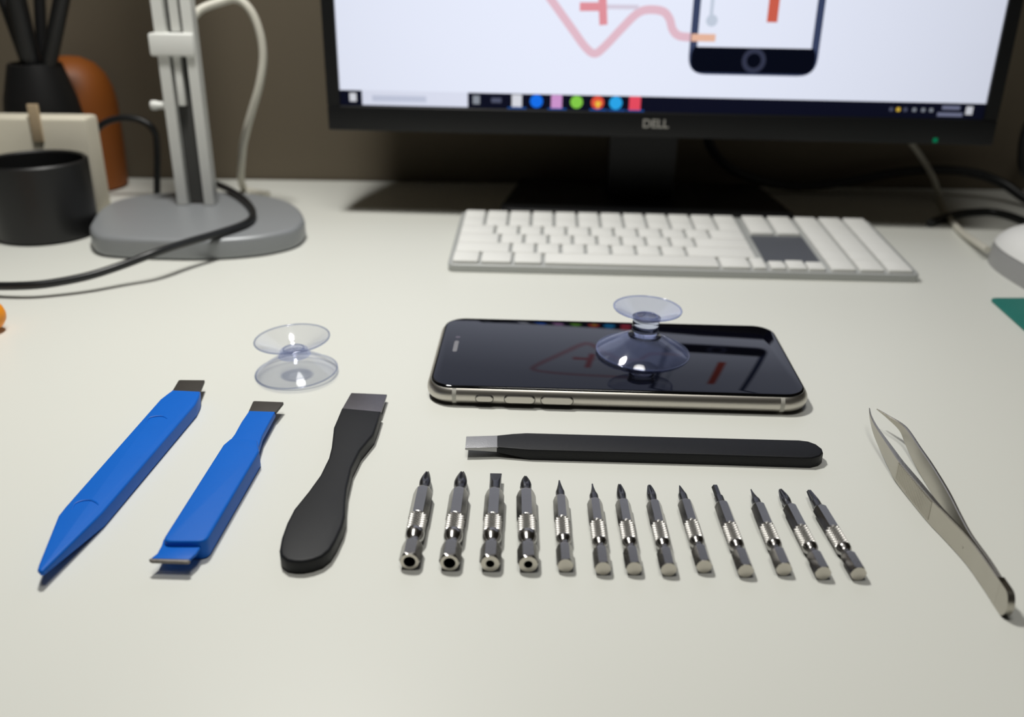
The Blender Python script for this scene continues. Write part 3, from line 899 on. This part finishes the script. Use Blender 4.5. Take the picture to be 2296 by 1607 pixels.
# ------------------------------------------------------------------ desk lamp
lc = T(445, 506, 11)
lamp = thing('desk_lamp', 'white slotted desk lamp stem rising from a rounded grey base', 'lamp', (lc.x, lc.y, 0))
lb_ = Vector((lc.x, lc.y, 0))
bo = [T(x, y, 2) for x, y in [(206, 540), (208, 553), (218, 564), (242, 570), (300, 574), (370, 576), (440, 577), (520, 574), (590, 567), (640, 557), (670, 546), (684, 532)]]
bo += [T(x, y, 11.8) for x, y in [(682, 484), (668, 462), (630, 444), (560, 432), (450, 428), (340, 433), (265, 446), (222, 468)]]
bo = catmull(bo + [bo[0]], 4)[:-1]
MB().prism([tuple(p[:2]) for p in bo], 0, 11.8, 3.0, 5).build('base', M['lamp_base'], lamp, lb_, sharp=60)
SD = 540
def stem(x0a, x1a, x0b, x1b, ya, yb, d0, d1, name, m, bev=0.6, ztop=None, zbot=None):
    """upright bar between two image heights at the stem plane"""
    xa = (YD(x0a, ya, SD).x+YD(x0b, yb, SD).x)/2; xb = (YD(x1a, ya, SD).x+YD(x1b, yb, SD).x)/2
    za = YD(x0a, ya, SD).z if ztop is None else ztop; zb_ = YD(x0b, yb, SD).z if zbot is None else zbot
    return MB().box((xa, SD+d0, zb_), (xb, SD+d1, za), bev).build(name, m, lamp, lb_)
stem(345, 371, 379, 401, 0, 290, -4, 4, 'rail', M['lamp_white'], 1.2, 330, 11.5)
stem(413, 437, 438, 460, 0, 290, -4, 4, 'rail', M['lamp_white'], 1.2, 330, 11.5)
stem(366, 418, 397, 443, 0, 290, 1, 3, 'back_web', M['lamp_slot'], 0, 325, 13)
stem(392, 408, 404, 418, 120, 236, -3, 1.2, 'inner_rod', M['lamp_white'], 0.6)
stem(378, 398, 378, 398, -80, 70, -2, 1.2, 'inner_rod', M['lamp_white'], 0.6, 300, None)
stem(341, 439, 346, 443, 72, 124, -6, 4.5, 'bracket', M['lamp_white'], 1.2)
kx = YD(353, 236, SD)
kn = MB().lathe([(2.4, -3.5), (2.7, -3), (2.7, -0.5), (2.2, 0.5), (2.2, 8)], 16).build('knob', M['lamp_white'], lamp)
kn.data.transform(Matrix.Translation((kx-lb_)*MM) @ Matrix.Rotation(PI/2, 4, 'Y'))
cpth = [YD(432, 40, 546), YD(452, 20, 550), YD(490, 6, 556), YD(530, -2, 560), YD(562, 24, 560), YD(583, 75, 560), YD(590, 130, 560), YD(582, 190, 560), YD(566, 245, 562), YD(552, 295, 566), YD(543, 345, 580), T(545, 420, 2.6), T(600, 436, 2.6)]
MB().tube(cpth, 2.4).build('power_cord', M['cord_white'], lamp, lb_)

# ------------------------------------------------------------------ dark corner things on the left
tag(MB().lathe([(25.5, 0), (27, 1.2), (27.4, 8), (27.6, 42), (26.4, 43), (25.2, 42), (25.0, 4), (0.02, 3.6)], 56, True, False).build('desk_pot', M['pot'], base=(0, 0, 0)), 'round black pot standing on the desk left of the grey lamp base', 'pot')
pot = bpy.data.objects['desk_pot']; pot.location = Vector((-268, 514, 0))*MM
bx0 = YD(-30, 300, 546).x; bx1 = YD(199, 300, 546).x; bxz = YD(100, 262, 546).z
bc_ = ((bx0+bx1)/2, 553, 0)
box = thing('carton', 'cream carton with a beige tab behind the black pot', 'box', bc_)
MB().box((bx0, 544, 0), (bx1, 560, bxz), 2.2).build('carton_body', M['cream'], box, bc_)
tx0, tx1 = YD(69, 265, 545).x, YD(92, 265, 545).x
MB().prism(round_corners([(tx0, 542.6), (tx1, 542.6), (tx1, 545), (tx0, 545)], 0.4), bxz-14, bxz+7.5, 0.4).build('tab', M['tab'], box, bc_)
hx = YD(90, 220, 586)
holder = tag(MB().lathe([(23.5, 0), (24, 1.5), (23.5, 50), (21, 66), (15.5, 86), (14.5, 86.5), (13.8, 85), (14.5, 40), (0.02, 38)], 48, True, False).build('pen_holder', M['pot']), 'black tapered pen holder behind the cream carton', 'pen holder')
holder.location = Vector((hx.x, 587, 0))*MM
def pen(x0, y0, x1, y1, D0, D1, r, label):
    a, b = YD(x0, y0, D0), YD(x1, y1, D1)
    d = (b-a)
    pth = [a+d*t for t in (0, 0.3, 0.6, 0.8, 1.0)]
    o = MB().tube(pth, lambda u: r*(0.55+0.45*min(1, u*5)), 14, 2).build('pen', M['pot'], base=a)
    tag(o, label, 'pen', 'pens in the black holder')
pen(84, 208, -5, -40, 588, 592, 3.6, 'slim black pen in the holder, leaning furthest left')
pen(88, 212, 22, -60, 584, 576, 5.6, 'thickest black pen in the holder, leaning left')
pen(98, 205, 86, -60, 592, 600, 3.4, 'slim black pen standing nearly upright in the holder')
pen(97, 205, 150, -60, 583, 580, 4.6, 'black pen in the holder leaning right')
ob = YD(163, 230, 630)
orr = tag(MB().lathe([(24, 0), (26.5, 2), (27.5, 30), (27.5, 56), (26, 66), (22.5, 75), (17, 81.5), (9, 85.5), (0.5, 86.6)], 56).build('canister', M['orange_dull']), 'dull orange domed canister in shadow behind the pen holder', 'canister')
orr.location = Vector((ob.x, 631, 0))*MM

# ------------------------------------------------------------------ orange handle and teal mat cut by the frame
oc = T(22, 742, 0)
sd = thing('screwdriver', 'orange rounded screwdriver handle end poking in at the left edge', 'screwdriver', (oc.x-9, oc.y-1, 7.2), (0, 0, math.radians(8)))
hp = [(0.3, 8.4), (2.6, 8.0), (4.8, 6.6), (6.3, 4.6), (7.0, 2.0), (7.2, -1), (7.0, -8), (6.2, -16), (6.6, -26), (7.1, -40), (7.0, -62), (5.6, -70), (4.2, -74)]
def rot_x(mb):
    mb.v = [Vector((v.z, v.y, -v.x)) for v in mb.v]; return mb
rot_x(MB().lathe(hp, 32)).build('handle', M['orange'], sd, sharp=60)
rot_x(MB().lathe([(2.6, -73), (2.6, -150), (1.0, -156)], 20)).build('blade_shaft', M['shaft'], sd)
tc_ = T(2226, 668, 1.2)
mt = tag(MB().prism(round_corners([tuple(q[:2]) for q in (T(2219, 667, 1.2), T(2420, 846, 1.2), T(2420, 846, 1.2)+Vector((90, 20, 0)), T(2420, 667, 1.2)+Vector((90, 20, 0)), T(2420, 667, 1.2))], [4, 0, 4, 4, 0], 6), 0, 1.2, 0.3).build('cutting_mat', M['teal']), 'rounded corner of a flat teal mat at the right edge', 'mat')

# ------------------------------------------------------------------ light
def area(name, loc, target, size, power, color, shape='DISK'):
    l = bpy.data.lights.new(name, 'AREA')
    l.shape = shape; l.size = size; l.energy = power; l.color = color
    o = bpy.data.objects.new(name, l); C.objects.link(o)
    o.location = loc
    d = Vector(target)-Vector(loc)
    o.rotation_euler = d.to_track_quat('-Z', 'Y').to_euler()
    return o
area('lamp_light', (-0.13, 0.42, 0.50), (-0.07, 0.27, 0), 0.07, 2.35, (1.0, 0.985, 0.94))
area('ceiling_light', (0.02, 0.10, 1.25), (0.02, 0.3, 0), 0.35, 4.0, (1.0, 0.98, 0.93))

w = bpy.data.worlds.new('World'); bpy.context.scene.world = w
w.use_nodes = True
bg = w.node_tree.nodes['Background']
bg.inputs['Color'].default_value = (1.0, 0.93, 0.82, 1); bg.inputs['Strength'].default_value = 0.03

# ------------------------------------------------------------------ camera
cam = bpy.data.cameras.new('Camera')
co = bpy.data.objects.new('Camera', cam); C.objects.link(co)
cam.sensor_width = 36; cam.lens = FPX/2296*36
cam.clip_start = 0.01; cam.clip_end = 20
rgt = Vector((1, 0, 0)); upv = Vector((0, SP, CP)); fwd = Vector((0, CP, -SP))
r2 = rgt*CR + upv*SR
u2 = -rgt*SR + upv*CR
mw = Matrix((( r2.x, u2.x, -fwd.x, 0), (r2.y, u2.y, -fwd.y, 0), (r2.z, u2.z, -fwd.z, CAMH*MM), (0, 0, 0, 1)))
co.matrix_world = mw
cam.dof.use_dof = True
cam.dof.focus_distance = 0.296
APERTURE = 3.3
cam.dof.aperture_fstop = cam.lens/APERTURE
sc = bpy.context.scene
sc.camera = co
sc.view_settings.view_transform = 'Standard'
sc.view_settings.look = 'None'
sc.cycles.caustics_refractive = False
sc.cycles.caustics_reflective = False
sc.cycles.sample_clamp_indirect = 4
sc.cycles.transparent_max_bounces = 24
